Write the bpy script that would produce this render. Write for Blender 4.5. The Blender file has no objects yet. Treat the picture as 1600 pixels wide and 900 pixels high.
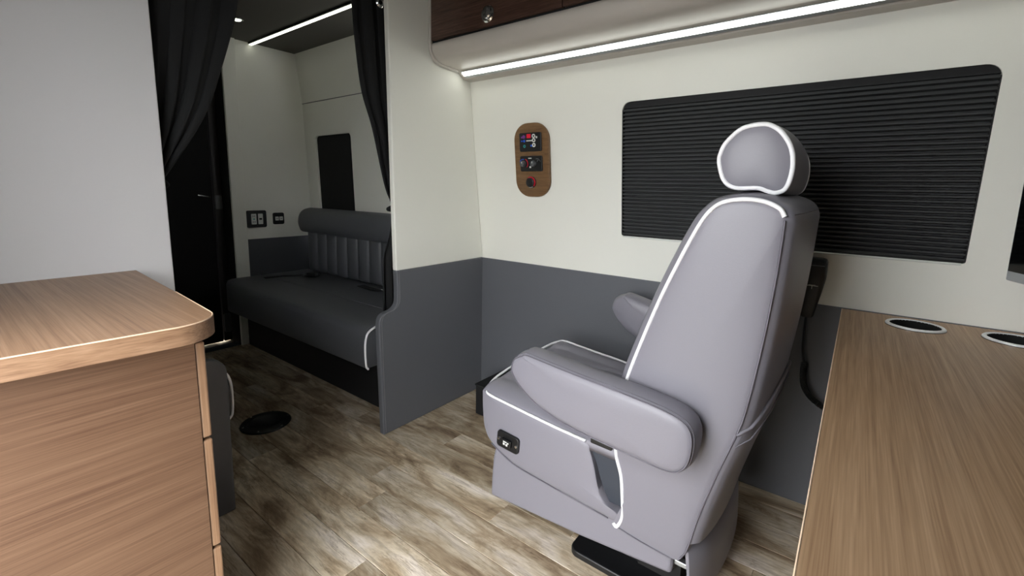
import bpy, bmesh, math, random
from mathutils import Vector, Matrix
S = bpy.context.scene
col = S.collection
random.seed(7)

# ------------------------------------------------------------------ camera
F_PX, C_Y = 709.16, 403.09
yaw, pitch, roll = math.radians(37.2335), math.radians(8.61995), math.radians(-1.14626)
fw = Vector((-math.sin(yaw)*math.cos(pitch), math.cos(yaw)*math.cos(pitch), -math.sin(pitch)))
rt = Vector((math.cos(yaw), math.sin(yaw), 0))
dn = fw.cross(rt)
r2 = math.cos(roll)*rt + math.sin(roll)*dn
d2 = -math.sin(roll)*rt + math.cos(roll)*dn
cam_d = bpy.data.cameras.new('camera')
cam = bpy.data.objects.new('camera', cam_d)
col.objects.link(cam)
cam_d.sensor_width = 36.0
cam_d.lens = F_PX/1600*36
cam_d.shift_y = -(450-C_Y)/1600
cam_d.clip_start = 0.01
m = Matrix((r2, -d2, -fw)).transposed().to_4x4()
m.translation = Vector((0, 0, 1.13))
cam.matrix_world = m
S.camera = cam

# ------------------------------------------------------------------ world: overcast daylight through the open sliding door
W = bpy.data.worlds.new('overcast_sky'); S.world = W
W.use_nodes = True
bg = W.node_tree.nodes['Background']
bg.inputs[0].default_value = (0.97, 0.985, 1.0, 1)
bg.inputs[1].default_value = 12.6
S.view_settings.view_transform = 'Standard'
S.view_settings.look = 'None'
S.view_settings.gamma = 1
S.view_settings.use_curve_mapping = False
S.view_settings.exposure = 0.0

# ------------------------------------------------------------------ materials
def srgb(r, g, b):
    f = lambda c: (c/255/12.92) if c/255 <= 0.04045 else ((c/255+0.055)/1.055)**2.4
    return (f(r), f(g), f(b), 1)

def new_mat(name):
    mt = bpy.data.materials.new(name); mt.use_nodes = True
    nt = mt.node_tree
    return mt, nt, nt.nodes['Principled BSDF']

def plain(name, c, rough=0.5, metal=0.0, bump=0.0, bscale=200, var=0.0, coat=0.0):
    mt, nt, p = new_mat(name)
    p.inputs['Roughness'].default_value = rough
    p.inputs['Metallic'].default_value = metal
    if coat: p.inputs['Coat Weight'].default_value = coat
    tc = nt.nodes.new('ShaderNodeTexCoord')
    nz = nt.nodes.new('ShaderNodeTexNoise'); nz.inputs['Scale'].default_value = bscale
    nz.inputs['Detail'].default_value = 3
    nt.links.new(tc.outputs['Object'], nz.inputs['Vector'])
    rp = nt.nodes.new('ShaderNodeValToRGB')
    k = 1-var
    rp.color_ramp.elements[0].color = (c[0]*k, c[1]*k, c[2]*k, 1)
    rp.color_ramp.elements[1].color = (min(1, c[0]*(1+var)), min(1, c[1]*(1+var)), min(1, c[2]*(1+var)), 1)
    nt.links.new(nz.outputs['Fac'], rp.inputs['Fac'])
    nt.links.new(rp.outputs['Color'], p.inputs['Base Color'])
    if bump:
        b = nt.nodes.new('ShaderNodeBump'); b.inputs['Strength'].default_value = bump
        b.inputs['Distance'].default_value = 0.002
        nt.links.new(nz.outputs['Fac'], b.inputs['Height'])
        nt.links.new(b.outputs['Normal'], p.inputs['Normal'])
    return mt

def emit(name, c, strength):
    mt, nt, p = new_mat(name)
    p.inputs['Base Color'].default_value = c
    p.inputs['Emission Color'].default_value = c
    p.inputs['Emission Strength'].default_value = strength
    return mt

def wood(name, cols, axis, across=130, along=1.1, rough=0.42, bump=0.06):
    """laminate with straight grain along the given axis (object coordinates)"""
    mt, nt, p = new_mat(name)
    p.inputs['Roughness'].default_value = rough
    tc = nt.nodes.new('ShaderNodeTexCoord')
    def stretched(sc, al, detail, dist=0.0):
        mp = nt.nodes.new('ShaderNodeMapping')
        s = [sc, sc, sc]; s['xyz'.index(axis)] = al
        mp.inputs['Scale'].default_value = s
        nz = nt.nodes.new('ShaderNodeTexNoise'); nz.inputs['Scale'].default_value = 1
        nz.inputs['Detail'].default_value = detail; nz.inputs['Distortion'].default_value = dist
        nt.links.new(tc.outputs['Object'], mp.inputs['Vector'])
        nt.links.new(mp.outputs['Vector'], nz.inputs['Vector'])
        return nz
    a = stretched(across, along, 4, 0.2); b = stretched(across*3.5, along*6, 3); c = stretched(across*0.16, along*.5, 3, .4)
    mx = nt.nodes.new('ShaderNodeMath'); mx.operation = 'MULTIPLY_ADD'; mx.inputs[1].default_value = .40
    nt.links.new(a.outputs['Fac'], mx.inputs[0])
    m2 = nt.nodes.new('ShaderNodeMath'); m2.operation = 'MULTIPLY_ADD'; m2.inputs[1].default_value = .46
    nt.links.new(b.outputs['Fac'], m2.inputs[0])
    m3 = nt.nodes.new('ShaderNodeMath'); m3.operation = 'MULTIPLY'; m3.inputs[1].default_value = .14
    nt.links.new(c.outputs['Fac'], m3.inputs[0])
    nt.links.new(m3.outputs[0], m2.inputs[2]); nt.links.new(m2.outputs[0], mx.inputs[2])
    rp = nt.nodes.new('ShaderNodeValToRGB')
    e = rp.color_ramp.elements
    e[0].position = .36; e[0].color = cols[0]
    e[1].position = .64; e[1].color = cols[2]
    n = e.new(.5); n.color = cols[1]
    nt.links.new(mx.outputs[0], rp.inputs['Fac'])
    nt.links.new(rp.outputs['Color'], p.inputs['Base Color'])
    bp = nt.nodes.new('ShaderNodeBump'); bp.inputs['Strength'].default_value = bump; bp.inputs['Distance'].default_value = .001
    nt.links.new(mx.outputs[0], bp.inputs['Height']); nt.links.new(bp.outputs['Normal'], p.inputs['Normal'])
    return mt

def plank_mat():
    mt, nt, p = new_mat('weathered_vinyl_plank')
    p.inputs['Roughness'].default_value = 0.42
    tc = nt.nodes.new('ShaderNodeTexCoord'); oi = nt.nodes.new('ShaderNodeObjectInfo')
    ad = nt.nodes.new('ShaderNodeVectorMath'); ad.operation = 'ADD'
    cb = nt.nodes.new('ShaderNodeCombineXYZ')
    mu = nt.nodes.new('ShaderNodeMath'); mu.operation = 'MULTIPLY'; mu.inputs[1].default_value = 57.0
    nt.links.new(oi.outputs['Random'], mu.inputs[0])
    for i in range(3): nt.links.new(mu.outputs[0], cb.inputs[i])
    nt.links.new(tc.outputs['Object'], ad.inputs[0]); nt.links.new(cb.outputs[0], ad.inputs[1])
    def nz(s, det, dist):
        mp = nt.nodes.new('ShaderNodeMapping'); mp.inputs['Scale'].default_value = s
        n = nt.nodes.new('ShaderNodeTexNoise'); n.inputs['Scale'].default_value = 1
        n.inputs['Detail'].default_value = det; n.inputs['Distortion'].default_value = dist; n.inputs['Roughness'].default_value = .62
        nt.links.new(ad.outputs[0], mp.inputs['Vector']); nt.links.new(mp.outputs[0], n.inputs['Vector'])
        return n
    blot = nz((3.2, 9, 3), 9, .7)
    grain = nz((7, 75, 20), 5, .6)
    fine = nz((30, 300, 60), 4, .2)
    r1 = nt.nodes.new('ShaderNodeValToRGB'); e = r1.color_ramp.elements
    e[0].position = .34; e[0].color = srgb(128, 107, 84)
    e[1].position = .66; e[1].color = srgb(240, 229, 216)
    n = e.new(.46); n.color = srgb(188, 168, 140)
    n = e.new(.55); n.color = srgb(218, 204, 180)
    nt.links.new(blot.outputs['Fac'], r1.inputs['Fac'])
    r2_ = nt.nodes.new('ShaderNodeValToRGB'); e = r2_.color_ramp.elements
    e[0].position = .36; e[0].color = (.5, .46, .41, 1)
    e[1].position = .56; e[1].color = (1, 1, 1, 1)
    nt.links.new(grain.outputs['Fac'], r2_.inputs['Fac'])
    r3 = nt.nodes.new('ShaderNodeValToRGB'); e = r3.color_ramp.elements
    e[0].position = .3; e[0].color = (.7, .68, .66, 1)
    e[1].position = .6; e[1].color = (1, 1, 1, 1)
    nt.links.new(fine.outputs['Fac'], r3.inputs['Fac'])
    m1 = nt.nodes.new('ShaderNodeMixRGB'); m1.blend_type = 'MULTIPLY'; m1.inputs[0].default_value = .6
    nt.links.new(r1.outputs[0], m1.inputs[1]); nt.links.new(r2_.outputs[0], m1.inputs[2])
    m2 = nt.nodes.new('ShaderNodeMixRGB'); m2.blend_type = 'MULTIPLY'; m2.inputs[0].default_value = .5
    nt.links.new(m1.outputs[0], m2.inputs[1]); nt.links.new(r3.outputs[0], m2.inputs[2])
    vein = nz((5, 42, 9), 8, .35)
    rv = nt.nodes.new('ShaderNodeValToRGB'); e = rv.color_ramp.elements
    e[0].position = .470; e[0].color = (1, 1, 1, 1)
    e[1].position = .515; e[1].color = (1, 1, 1, 1)
    n = e.new(.492); n.color = (.50, .44, .37, 1)
    nt.links.new(vein.outputs['Fac'], rv.inputs['Fac'])
    patch = nz((5, 12, 5), 3, .2)
    rq = nt.nodes.new('ShaderNodeValToRGB'); e = rq.color_ramp.elements
    e[0].position = .42; e[0].color = (0, 0, 0, 1)
    e[1].position = .62; e[1].color = (1, 1, 1, 1)
    nt.links.new(patch.outputs['Fac'], rq.inputs['Fac'])
    m4 = nt.nodes.new('ShaderNodeMixRGB'); m4.blend_type = 'MULTIPLY'
    nt.links.new(rq.outputs[0], m4.inputs[0]); nt.links.new(m2.outputs[0], m4.inputs[1]); nt.links.new(rv.outputs[0], m4.inputs[2])
    m2 = m4
    hs = nt.nodes.new('ShaderNodeHueSaturation')
    mr = nt.nodes.new('ShaderNodeMapRange'); mr.inputs[3].default_value = .80; mr.inputs[4].default_value = 1.2
    nt.links.new(oi.outputs['Random'], mr.inputs[0]); nt.links.new(mr.outputs[0], hs.inputs['Value'])
    nt.links.new(m2.outputs[0], hs.inputs['Color'])
    nt.links.new(hs.outputs[0], p.inputs['Base Color'])
    bp = nt.nodes.new('ShaderNodeBump'); bp.inputs['Strength'].default_value = .12; bp.inputs['Distance'].default_value = .001
    nt.links.new(grain.outputs['Fac'], bp.inputs['Height']); nt.links.new(bp.outputs['Normal'], p.inputs['Normal'])
    return mt

M = {}
M['cream'] = plain('cream_vinyl_wall', srgb(240, 240, 231), .55, bump=.05, bscale=420, var=.012)
M['white_wall'] = plain('white_laminate_wall', srgb(200, 199, 200), .5, bump=.03, bscale=300, var=.01)
M['grey_vinyl'] = plain('charcoal_vinyl', srgb(96, 98, 103), .52, bump=.15, bscale=480, var=.05)
M['leather'] = plain('grey_leather', srgb(127, 125, 134), .40, bump=.1, bscale=420, var=.03)
M['leather_dark'] = plain('charcoal_leather', srgb(84, 86, 90), .45, bump=.12, bscale=420, var=.04)
M['stitch'] = plain('grey_stitching', srgb(104, 101, 110), .6, bscale=600, var=.1)
M['stitch_d'] = plain('pale_grey_stitching', srgb(120, 122, 126), .6, bscale=600, var=.1)
M['piping'] = plain('white_piping', srgb(246, 246, 248), .4, bscale=300, var=.01)
M['black'] = plain('black_plastic', srgb(18, 19, 21), .38, bscale=300, var=.1)
M['black_matt'] = plain('black_matt_board', srgb(17, 18, 20), .7, bump=.05, bscale=300, var=.1)
M['void'] = plain('near_black_painted_dark', srgb(9, 9, 10), .8, bscale=20, var=.1)  # near-black; also paints in the darkness of the doorway and cup wells
M['shade'] = plain('black_pleated_fabric', srgb(52, 54, 55), .75, bump=.05, bscale=500, var=.08)
M['curtain'] = plain('black_curtain_fabric', srgb(7, 9, 11), .85, bump=.2, bscale=500, var=.12)
M['webbing'] = plain('slate_webbing', srgb(50, 55, 64), .7, bump=.3, bscale=900, var=.1)
M['belt'] = plain('black_belt_webbing', srgb(20, 21, 23), .65, bump=.3, bscale=900, var=.1)
M['chrome'] = plain('chrome', (.85, .86, .88, 1), .12, 1.0, bscale=40, var=.01)
M['alu'] = plain('brushed_aluminium', (.55, .58, .6, 1), .35, .9, bscale=80, var=.05)
M['silver'] = plain('silver_bezel', srgb(176, 180, 182), .4, .3, bscale=80, var=.03)
M['glass'] = plain('dark_glass', srgb(6, 7, 8), .08, bscale=10, var=.05)
M['white_plastic'] = plain('white_plastic', srgb(225, 227, 222), .4, bscale=100, var=.02)
M['grey_plastic'] = plain('grey_plastic', srgb(92, 94, 96), .45, bscale=100, var=.03)
M['ceiling'] = plain('grey_headliner', srgb(92, 90, 84), .9, bump=.1, bscale=500, var=.05)
M['taupe'] = plain('taupe_shell_laminate', srgb(196, 190, 182), .42, bump=.03, bscale=200, var=.015)
M['red'] = plain('red_print', srgb(225, 25, 55), .4, bscale=100, var=.02)
M['blue'] = plain('blue_print', srgb(40, 95, 215), .4, bscale=100, var=.02)
M['teal'] = plain('teal_print', srgb(50, 150, 150), .4, bscale=100, var=.02)
M['violet'] = plain('violet_print', srgb(120, 60, 140), .4, bscale=100, var=.02)
tan3 = (srgb(118, 88, 66), srgb(142, 111, 85), srgb(158, 127, 101))
M['wood_x'] = wood('tan_laminate_grain_lengthwise', tan3, 'x')
M['wood_y'] = wood('tan_laminate_grain_crosswise', tan3, 'y')
M['wood_desk'] = wood('oak_laminate_desk', (srgb(140, 107, 77), srgb(165, 133, 100), srgb(184, 152, 119)), 'y')
M['wood_z'] = wood('tan_laminate_grain_upright', tan3, 'z')
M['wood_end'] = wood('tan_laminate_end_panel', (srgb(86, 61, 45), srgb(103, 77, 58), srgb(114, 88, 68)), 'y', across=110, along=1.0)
M['edgeband'] = plain('pale_edge_band', srgb(228, 200, 170), .4, bscale=100, var=.03)
M['wood_dark'] = wood('dark_walnut_laminate', (srgb(52, 36, 30), srgb(78, 56, 47), srgb(98, 74, 64)), 'x', across=110, along=3, rough=.3)
M['wood_plaque'] = wood('brown_oak_plaque', (srgb(98, 70, 44), srgb(118, 88, 56), srgb(132, 100, 68)), 'x', across=120, along=5)
M['plank'] = plank_mat()
M['led'] = emit('led_diffuser', (.98, 1.0, .93, 1), 8)
M['led_far'] = emit('led_diffuser_warm', (.98, 1.0, .84, 1), 2.6)
M['asphalt'] = plain('asphalt', srgb(120, 120, 118), .9, bump=.3, bscale=120, var=.15)
M['post'] = plain('charcoal_door_post', srgb(58, 55, 55), .6, bscale=50, var=.05)
M['rim'] = plain('satin_silver_rim', srgb(232, 234, 236), .3, .35, bscale=80, var=.02)
M['threshold'] = plain('dull_metal_threshold', srgb(96, 106, 112), .45, .4, bscale=80, var=.05)
M['subfloor'] = plain('dark_floor_joint', srgb(70, 60, 50), .8, bscale=50, var=.1)

# ------------------------------------------------------------------ mesh helpers
def obj(name, bm, mat, parent=None, smooth=None, bevel=0, seg=2, bang=40, recalc=True):
    if recalc: bmesh.ops.recalc_face_normals(bm, faces=bm.faces[:])
    me = bpy.data.meshes.new(name); bm.to_mesh(me); bm.free()
    return obj_me(name, me, mat, parent, smooth, bevel, seg, bang)

def obj_me(name, me, mat, parent=None, smooth=None, bevel=0, seg=2, bang=40):
    o = bpy.data.objects.new(name, me); col.objects.link(o)
    if mat is not None and not me.materials: me.materials.append(M[mat])
    if parent: o.parent = parent
    if bevel:
        b = o.modifiers.new('bevel', 'BEVEL'); b.width = bevel; b.segments = seg; b.limit_method = 'ANGLE'; b.angle_limit = math.radians(bang)
    if smooth is not None:
        n = len(me.polygons); me.polygons.foreach_set('use_smooth', [True]*n)
        if smooth < 180:
            try: me.set_sharp_from_angle(angle=math.radians(smooth))
            except Exception: pass
    return o

def thing(name, label, cat, loc=(0, 0, 0), rot=(0, 0, 0), group=None):
    o = bpy.data.objects.new(name, None); col.objects.link(o)
    o.empty_display_size = .1
    o.location = loc; o.rotation_euler = rot
    return tag(o, label, cat, group)

def tag(o, label, cat, group=None):
    o['label'] = label; o['category'] = cat
    if group: o['group'] = group
    return o

def struct(o, label=None, cat=None):
    o['kind'] = 'structure'
    if label: o['label'] = label
    if cat: o['category'] = cat
    return o

def box(bm, x0, x1, y0, y1, z0, z1):
    vs = [bm.verts.new((x, y, z)) for x in (x0, x1) for y in (y0, y1) for z in (z0, z1)]
    for f in ((0, 1, 3, 2), (4, 6, 7, 5), (0, 4, 5, 1), (2, 3, 7, 6), (0, 2, 6, 4), (1, 5, 7, 3)):
        bm.faces.new([vs[i] for i in f])
    return bm

def nb(): return bmesh.new()

def B(name, mat, parent, x0, x1, y0, y1, z0, z1, bevel=.002, seg=2, smooth=None):
    return obj(name, box(nb(), x0, x1, y0, y1, z0, z1), mat, parent, smooth, bevel, seg)

def prism(bm, poly, a0, a1, axis='x'):
    """poly in the other two axes (cyclic order y,z / x,z / x,y) extruded from a0 to a1 along axis"""
    def P(p, a):
        if axis == 'x': return (a, p[0], p[1])
        if axis == 'y': return (p[0], a, p[1])
        return (p[0], p[1], a)
    A = [bm.verts.new(P(p, a0)) for p in poly]; Bv = [bm.verts.new(P(p, a1)) for p in poly]
    n = len(poly)
    bm.faces.new(A); bm.faces.new(Bv[::-1])
    for i in range(n):
        bm.faces.new((A[i], A[(i+1) % n], Bv[(i+1) % n], Bv[i]))
    return bm

def rrect(x0, x1, y0, y1, r, n=6):
    """rounded rectangle polygon; r = radius or 4 radii (x1y1, x0y1, x0y0, x1y0)"""
    if not isinstance(r, (tuple, list)): r = (r,)*4
    out = []
    for k, (cx, cy, sx, sy) in enumerate(((x1, y1, -1, -1), (x0, y1, 1, -1), (x0, y0, 1, 1), (x1, y0, -1, 1))):
        rr = max(r[k], 1e-4)
        for i in range(n+1):
            t = math.pi/2*(k+i/n)
            out.append((cx+sx*rr+rr*math.cos(t), cy+sy*rr+rr*math.sin(t)))
    return out

def circ(cx, cy, r, n=24, ry=None):
    ry = ry or r
    return [(cx+r*math.cos(2*math.pi*i/n), cy+ry*math.sin(2*math.pi*i/n)) for i in range(n)]

def catmull(pts, closed, n=6):
    out = []; N = len(pts)
    P = [Vector(p) for p in pts]
    rng = range(N) if closed else range(N-1)
    for i in rng:
        p1, p2 = P[i], P[(i+1) % N]
        p0 = P[i-1] if (closed or i > 0) else p1*2-p2
        p3 = P[(i+2) % N] if (closed or i+2 < N) else p2*2-p1
        for k in range(n):
            t = k/n
            out.append(.5*((2*p1)+(p2-p0)*t+(2*p0-5*p1+4*p2-p3)*t*t+(3*p1-p0-3*p2+p3)*t**3))
    if not closed: out.append(P[-1].copy())
    return out

def tube(bm, path, r, closed=False, n=8, caps=True):
    P = [Vector(p) for p in path]; N = len(P)
    rings = []; up = None
    for i in range(N):
        if closed: t = (P[(i+1) % N]-P[i-1])
        else: t = P[min(i+1, N-1)]-P[max(i-1, 0)]
        t.normalize()
        if up is None:
            up = Vector((0, 0, 1)) if abs(t.z) < .9 else Vector((1, 0, 0))
        up = (up-t*up.dot(t)).normalized(); sd = t.cross(up)
        rr = r(i/(N-1)) if callable(r) else r
        rings.append([bm.verts.new(P[i]+(up*math.cos(2*math.pi*k/n)+sd*math.sin(2*math.pi*k/n))*rr) for k in range(n)])
    for i in range(N if closed else N-1):
        a, b = rings[i], rings[(i+1) % N]
        off = 0
        if closed and i == N-1:   # best alignment
            off = min(range(n), key=lambda o: sum((a[k].co-b[(k+o) % n].co).length for k in range(n)))
        for k in range(n):
            bm.faces.new((a[k], a[(k+1) % n], b[(k+1+off) % n], b[(k+off) % n]))
    if caps and not closed:
        bm.faces.new(rings[0][::-1]); bm.faces.new(rings[-1])
    return bm

def T(name, mat, parent, path, r, closed=False, n=8):
    return obj(name, tube(nb(), path, r, closed, n), mat, parent, smooth=60)

def loft(bm, rings, closed_ring=True, cap=True):
    R = [[bm.verts.new(p) for p in ring] for ring in rings]
    n = len(R[0])
    for a, b in zip(R, R[1:]):
        for k in range(n if closed_ring else n-1):
            bm.faces.new((a[k], a[(k+1) % n], b[(k+1) % n], b[k]))
    if cap and closed_ring:
        bm.faces.new(R[0][::-1]); bm.faces.new(R[-1])
    return bm

def lathe(bm, prof, cx, cy, n=32, axis='z', ring=False):
    """prof: list of (r, h)"""
    rings = []
    for r, h in prof:
        ring_ = []
        for k in range(n):
            t = 2*math.pi*k/n
            a, b = cx+r*math.cos(t), cy+r*math.sin(t)
            ring_.append({'z': (a, b, h), 'y': (a, h, b), 'x': (h, a, b)}[axis])
        rings.append(ring_)
    if not ring: return loft(bm, rings)
    R = [[bm.verts.new(p) for p in q] for q in rings]; m_ = len(R)
    for i in range(m_):
        a, b = R[i], R[(i+1) % m_]
        for k in range(n): bm.faces.new((a[k], a[(k+1) % n], b[(k+1) % n], b[k]))
    return bm

def normals2(poly):
    """outward normals of a closed 2d polygon"""
    n = len(poly); area = sum(poly[i][0]*poly[(i+1) % n][1]-poly[(i+1) % n][0]*poly[i][1] for i in range(n))
    s = 1 if area > 0 else -1; out = []
    for i in range(n):
        a, b = poly[i-1], poly[(i+1) % n]
        d = Vector((b[0]-a[0], b[1]-a[1]));
        if d.length < 1e-9: d = Vector((1, 0))
        d.normalize(); out.append(Vector((d.y*s, -d.x*s)))
    return out

# ------------------------------------------------------------------ key dimensions (metres; camera stands at x = y = 0)
X0 = -1.629            # aisle partition face
X1 = -3.39             # far bulkhead
YL = -.16              # side with the open sliding door
XR = 1.25
ZC = 2.07
TILT = .119            # inward lean of the side wall above the wainscot
TH = math.atan(TILT)
def yw(z): return 1.877 if z <= .755 else 1.875-TILT*(z-.755)

# ------------------------------------------------------------------ floor of vinyl planks
fl = struct(obj('floor', box(nb(), X1-.9, XR, YL-.02, 1.93, -.06, -.003), 'subfloor'))
PW = .118
row = 0; y = .49-PW*6
joints = {0: 0}
while y < 1.92:
    xs = X1-.9-random.random()*.9
    i = round((y-.49)/PW)
    starts = {3: -1.304, 6: -1.865, 7: -1.362, 4: -.2, 2: -1.9, 5: -.9}
    if i in starts:
        xs = starts[i]-1.22*math.ceil((starts[i]-(X1-.9))/1.22)
    while xs < XR:
        x0, x1 = max(xs, X1-.9), min(xs+1.22, XR)
        if x1-x0 > .02:
            L = x1-x0; bm = box(nb(), -L/2, L/2, -PW/2+.0006, PW/2-.0006, -.003, 0)
            o = obj('plank', bm, 'plank', fl); o.location = ((x0+x1)/2, y+PW/2, 0)
            o.modifiers.new('bevel', 'BEVEL').width = .0012
        xs += 1.22
    y += PW

# unseen ground outside the open sliding door, added to cut light from below
struct(obj('ground', box(nb(), -150, 150, -200, YL-.06, -.75, -.70), 'asphalt'))

# ------------------------------------------------------------------ ceiling and shell
struct(obj('ceiling', box(nb(), X1-.9, XR, YL-.02, 1.95, ZC, ZC+.05), 'ceiling'))

def wall_sheet(x0, x1, prof, hole=None):
    """sheet along x following prof [(y,z)...] (no hole)"""
    bm = nb(); rings = []
    for (yy, zz) in prof:
        rings.append((bm.verts.new((x0, yy, zz)), bm.verts.new((x1, yy, zz))))
    for a, b in zip(rings, rings[1:]): bm.faces.new((a[0], a[1], b[1], b[0]))
    r = bmesh.ops.extrude_face_region(bm, geom=bm.faces[:])
    for v in r['geom']:
        if isinstance(v, bmesh.types.BMVert): v.co.y += .04
    return bm

def holed_sheet(x0, x1, ya, za, yb, zb, holes, depth):
    """flat sheet from (ya,za) to (yb,zb) with rounded holes given as (s,t) loops, t measured in z; reveals of given depth"""
    bm = nb()
    def P(s, z): return Vector((s, ya+(yb-ya)*(z-za)/(zb-za), z))
    edges = []
    def addloop(pts):
        vs = [bm.verts.new(P(*p)) for p in pts]
        es = [bm.edges.new((vs[i], vs[(i+1) % len(vs)])) for i in range(len(vs))]
        edges.extend(es); return vs
    addloop([(x0, za), (x1, za), (x1, zb), (x0, zb)])
    hv = [addloop(h) for h in holes]
    bmesh.ops.triangle_fill(bm, edges=edges, use_beauty=True)
    nrm = Vector((0, zb-za, -(yb-ya))).normalized()
    for vs in hv:
        back = [bm.verts.new(v.co+nrm*depth) for v in vs]
        n = len(vs)
        for i in range(n):
            bm.faces.new((vs[i], vs[(i+1) % n], back[(i+1) % n], back[i]))
    return bm

# side wall of this compartment (leans in above the wainscot), window hole
WX0, WX1, WZ0, WZ1 = -.814, .262, .938, 1.487
win_loop = rrect(WX0, WX1, WZ0, WZ1, (.035, .035, .012, .008))
# slight slant of the right jamb as in the photograph comes from the wall lean itself
wr = struct(obj('wall_right', holed_sheet(X0-.03, XR, yw(.755), .755, yw(ZC), ZC, [win_loop], .042), 'cream'))
obj('wainscot_panel', box(nb(), X0-.01, XR, 1.872, 1.91, 0, .755), 'grey_vinyl', wr, bevel=.003)
# far compartment: side wall with small window and crease
YF = [(1.88, 0), (1.872, .75), (1.838, 1.725), (1.795, ZC)]
farwin = rrect(-3.25, -2.80, .80, 1.487, (.03, .03, .01, .01))
wf = struct(obj('wall_right_front', holed_sheet(X1-.05, X0-.03, YF[1][0], YF[1][1], YF[2][0], YF[2][1], [farwin], .022), 'cream'))
bm = nb(); 
box(bm, X1-.05, X0-.03, 1.885, 1.92, 0, .75)
obj('wainscot_panel', bm, 'leather_dark', wf)
bm = nb()
vs = [bm.verts.new(p) for p in ((X1-.05, 1.838, 1.7255), (X0-.03, 1.838, 1.7255), (X0-.03, 1.795, ZC), (X1-.05, 1.795, ZC))]
bm.faces.new(vs)
obj('upper_panel', bm, 'cream', wf)
T('crease_seam', 'grey_vinyl', wf, [(X1, 1.837, 1.7265), (X0-.03, 1.837, 1.7265)], .0025, n=6)

# windows
def window(name, x0, x1, z0, z1, yfun, mat):
    w = struct(thing(name, 'x', 'x'))
    del w['label'], w['category']
    bm = nb()
    vs = [bm.verts.new(p) for p in ((x0, yfun(z0), z0), (x1, yfun(z0), z0), (x1, yfun(z1), z1), (x0, yfun(z1), z1))]
    bm.faces.new(vs); r = bmesh.ops.extrude_face_region(bm, geom=bm.faces[:])
    for v in r['geom']:
        if isinstance(v, bmesh.types.BMVert): v.co.y += .006
    obj('pane', bm, mat, w)
    return w
w1 = window('window_1', WX0-.03, WX1+.03, WZ0-.03, WZ1+.03, lambda z: yw(z)+.034, 'glass')
w2 = window('window_2', -3.30, -2.75, .75, 1.53, lambda z: YF[1][0]-(z-.75)*.0349+.016, 'void')
T('window_sill', 'white_plastic', w1, [(WX0+.01, yw(WZ0)-.001, WZ0-.001), (WX1-.01, yw(WZ0)-.001, WZ0-.001)], .0035)

# open sliding door side and rear, unseen; opening shaped to control the daylight
wl = struct(obj('wall_left', box(nb(), X1-.9, -.97, YL-.04, YL, 0, ZC), 'cream'))
o = obj('wall_left_rear_unseen', box(nb(), -.22, XR, YL-.04, YL, 0, ZC), 'grey_vinyl'); struct(o)  # unseen, extended to narrow the door opening and block daylight
o = obj('wall_left_header', box(nb(), -.97, -.22, YL-.04, YL, 1.80, ZC), 'cream'); struct(o)
struct(obj('wall_rear_unseen', box(nb(), XR-.02, XR+.02, YL, 1.93, 0, ZC), 'grey_vinyl'))  # unseen and invented, grey to cut light bounced forward

# ------------------------------------------------------------------ aisle partitions
def part_poly(notch, z_lo, z_hi): pass
XT = X0-.028
upper = [(1.286, .755), (1.874, .755), (1.722, ZC), (1.262, ZC)]
pr = struct(obj('wall_aisle_right', prism(nb(), upper, XT, X0), 'cream', bevel=.005, seg=3))
curve = [(1.2865, .757), (1.289, .66), (1.287, .615), (1.275, .592), (1.252, .579), (1.222, .574), (1.202, .565), (1.190, .548), (1.185, .520)]
curve = [tuple(p) for p in catmull(curve, False, 4)]
lower = curve+[(1.197, 0), (1.892, 0), (1.877, .757)]
obj('wainscot_panel', prism(nb(), lower, XT-.002, X0+.002), 'grey_vinyl', pr, bevel=.006, seg=3)
# stitched welt that runs round the panel edge
wpath = [(X0+.0015, p[0]+.013, p[1]) for p in curve[:-1]]
T('edge_seam', 'stitch_d', pr, wpath+[(X0+.0015, 1.209, .01)], .0014, n=6)
bm = nb()

pl = struct(obj('wall_aisle_left', box(nb(), XT, X0, YL, .455, .56, ZC), 'white_wall', bevel=.004, seg=3))
lp = [(YL, 0), (.572, 0)]+[(.577-.055+.055*math.cos(t), .505+.055*math.sin(t)) for t in [math.pi/2*i/8 for i in range(9)]]+[(.455, .564), (YL, .564)]
obj('wainscot_panel', prism(nb(), lp, XT-.002, X0+.002), 'grey_vinyl', pl, bevel=.006, seg=3)

# ------------------------------------------------------------------ far bulkhead with doorway
ff = struct(obj('wall_front', box(nb(), X1-.04, X1, 1.385, 1.9, .745, ZC), 'cream'))
obj('wainscot_panel', box(nb(), X1-.04, X1+.004, 1.385, 1.9, 0, .745), 'leather_dark', ff, bevel=.003)
obj('jamb_trim', box(nb(), X1, X1+.022, 1.302, 1.388, 0, ZC), 'white_plastic' if False else 'cream', ff, bevel=.004)
struct(obj('wall_front_left', box(nb(), X1-.04, X1, YL, .42, 0, ZC), 'cream'))
struct(obj('wall_front_header', box(nb(), X1-.04, X1, .42, 1.302, 1.98, ZC), 'void'))
struct(obj('wall_front_end', box(nb(), X1-.9, X1-.88, YL, 1.93, 0, ZC), 'void'))
struct(obj('trim_1', prism(nb(), [(-3.455, 0), (-3.455, .008), (-3.445, .014), (-3.402, .014), (-3.392, .008), (-3.392, 0)], .42, 1.30, 'y'), 'threshold'))
obj('doorway_dark_fill', box(nb(), X1-.16, X1-.001, 1.297, 1.384, 0, ZC), 'void', ff)  # black block added to paint the doorway interior dark
dr = struct(obj('door_1', box(nb(), -3.56, -3.50, .44, 1.235, .02, 1.97), 'void', bevel=.004))
obj('hinge_post', box(nb(), -3.545, -3.497, 1.242, 1.292, .02, 1.97), 'post', dr, bevel=.004)
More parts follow.
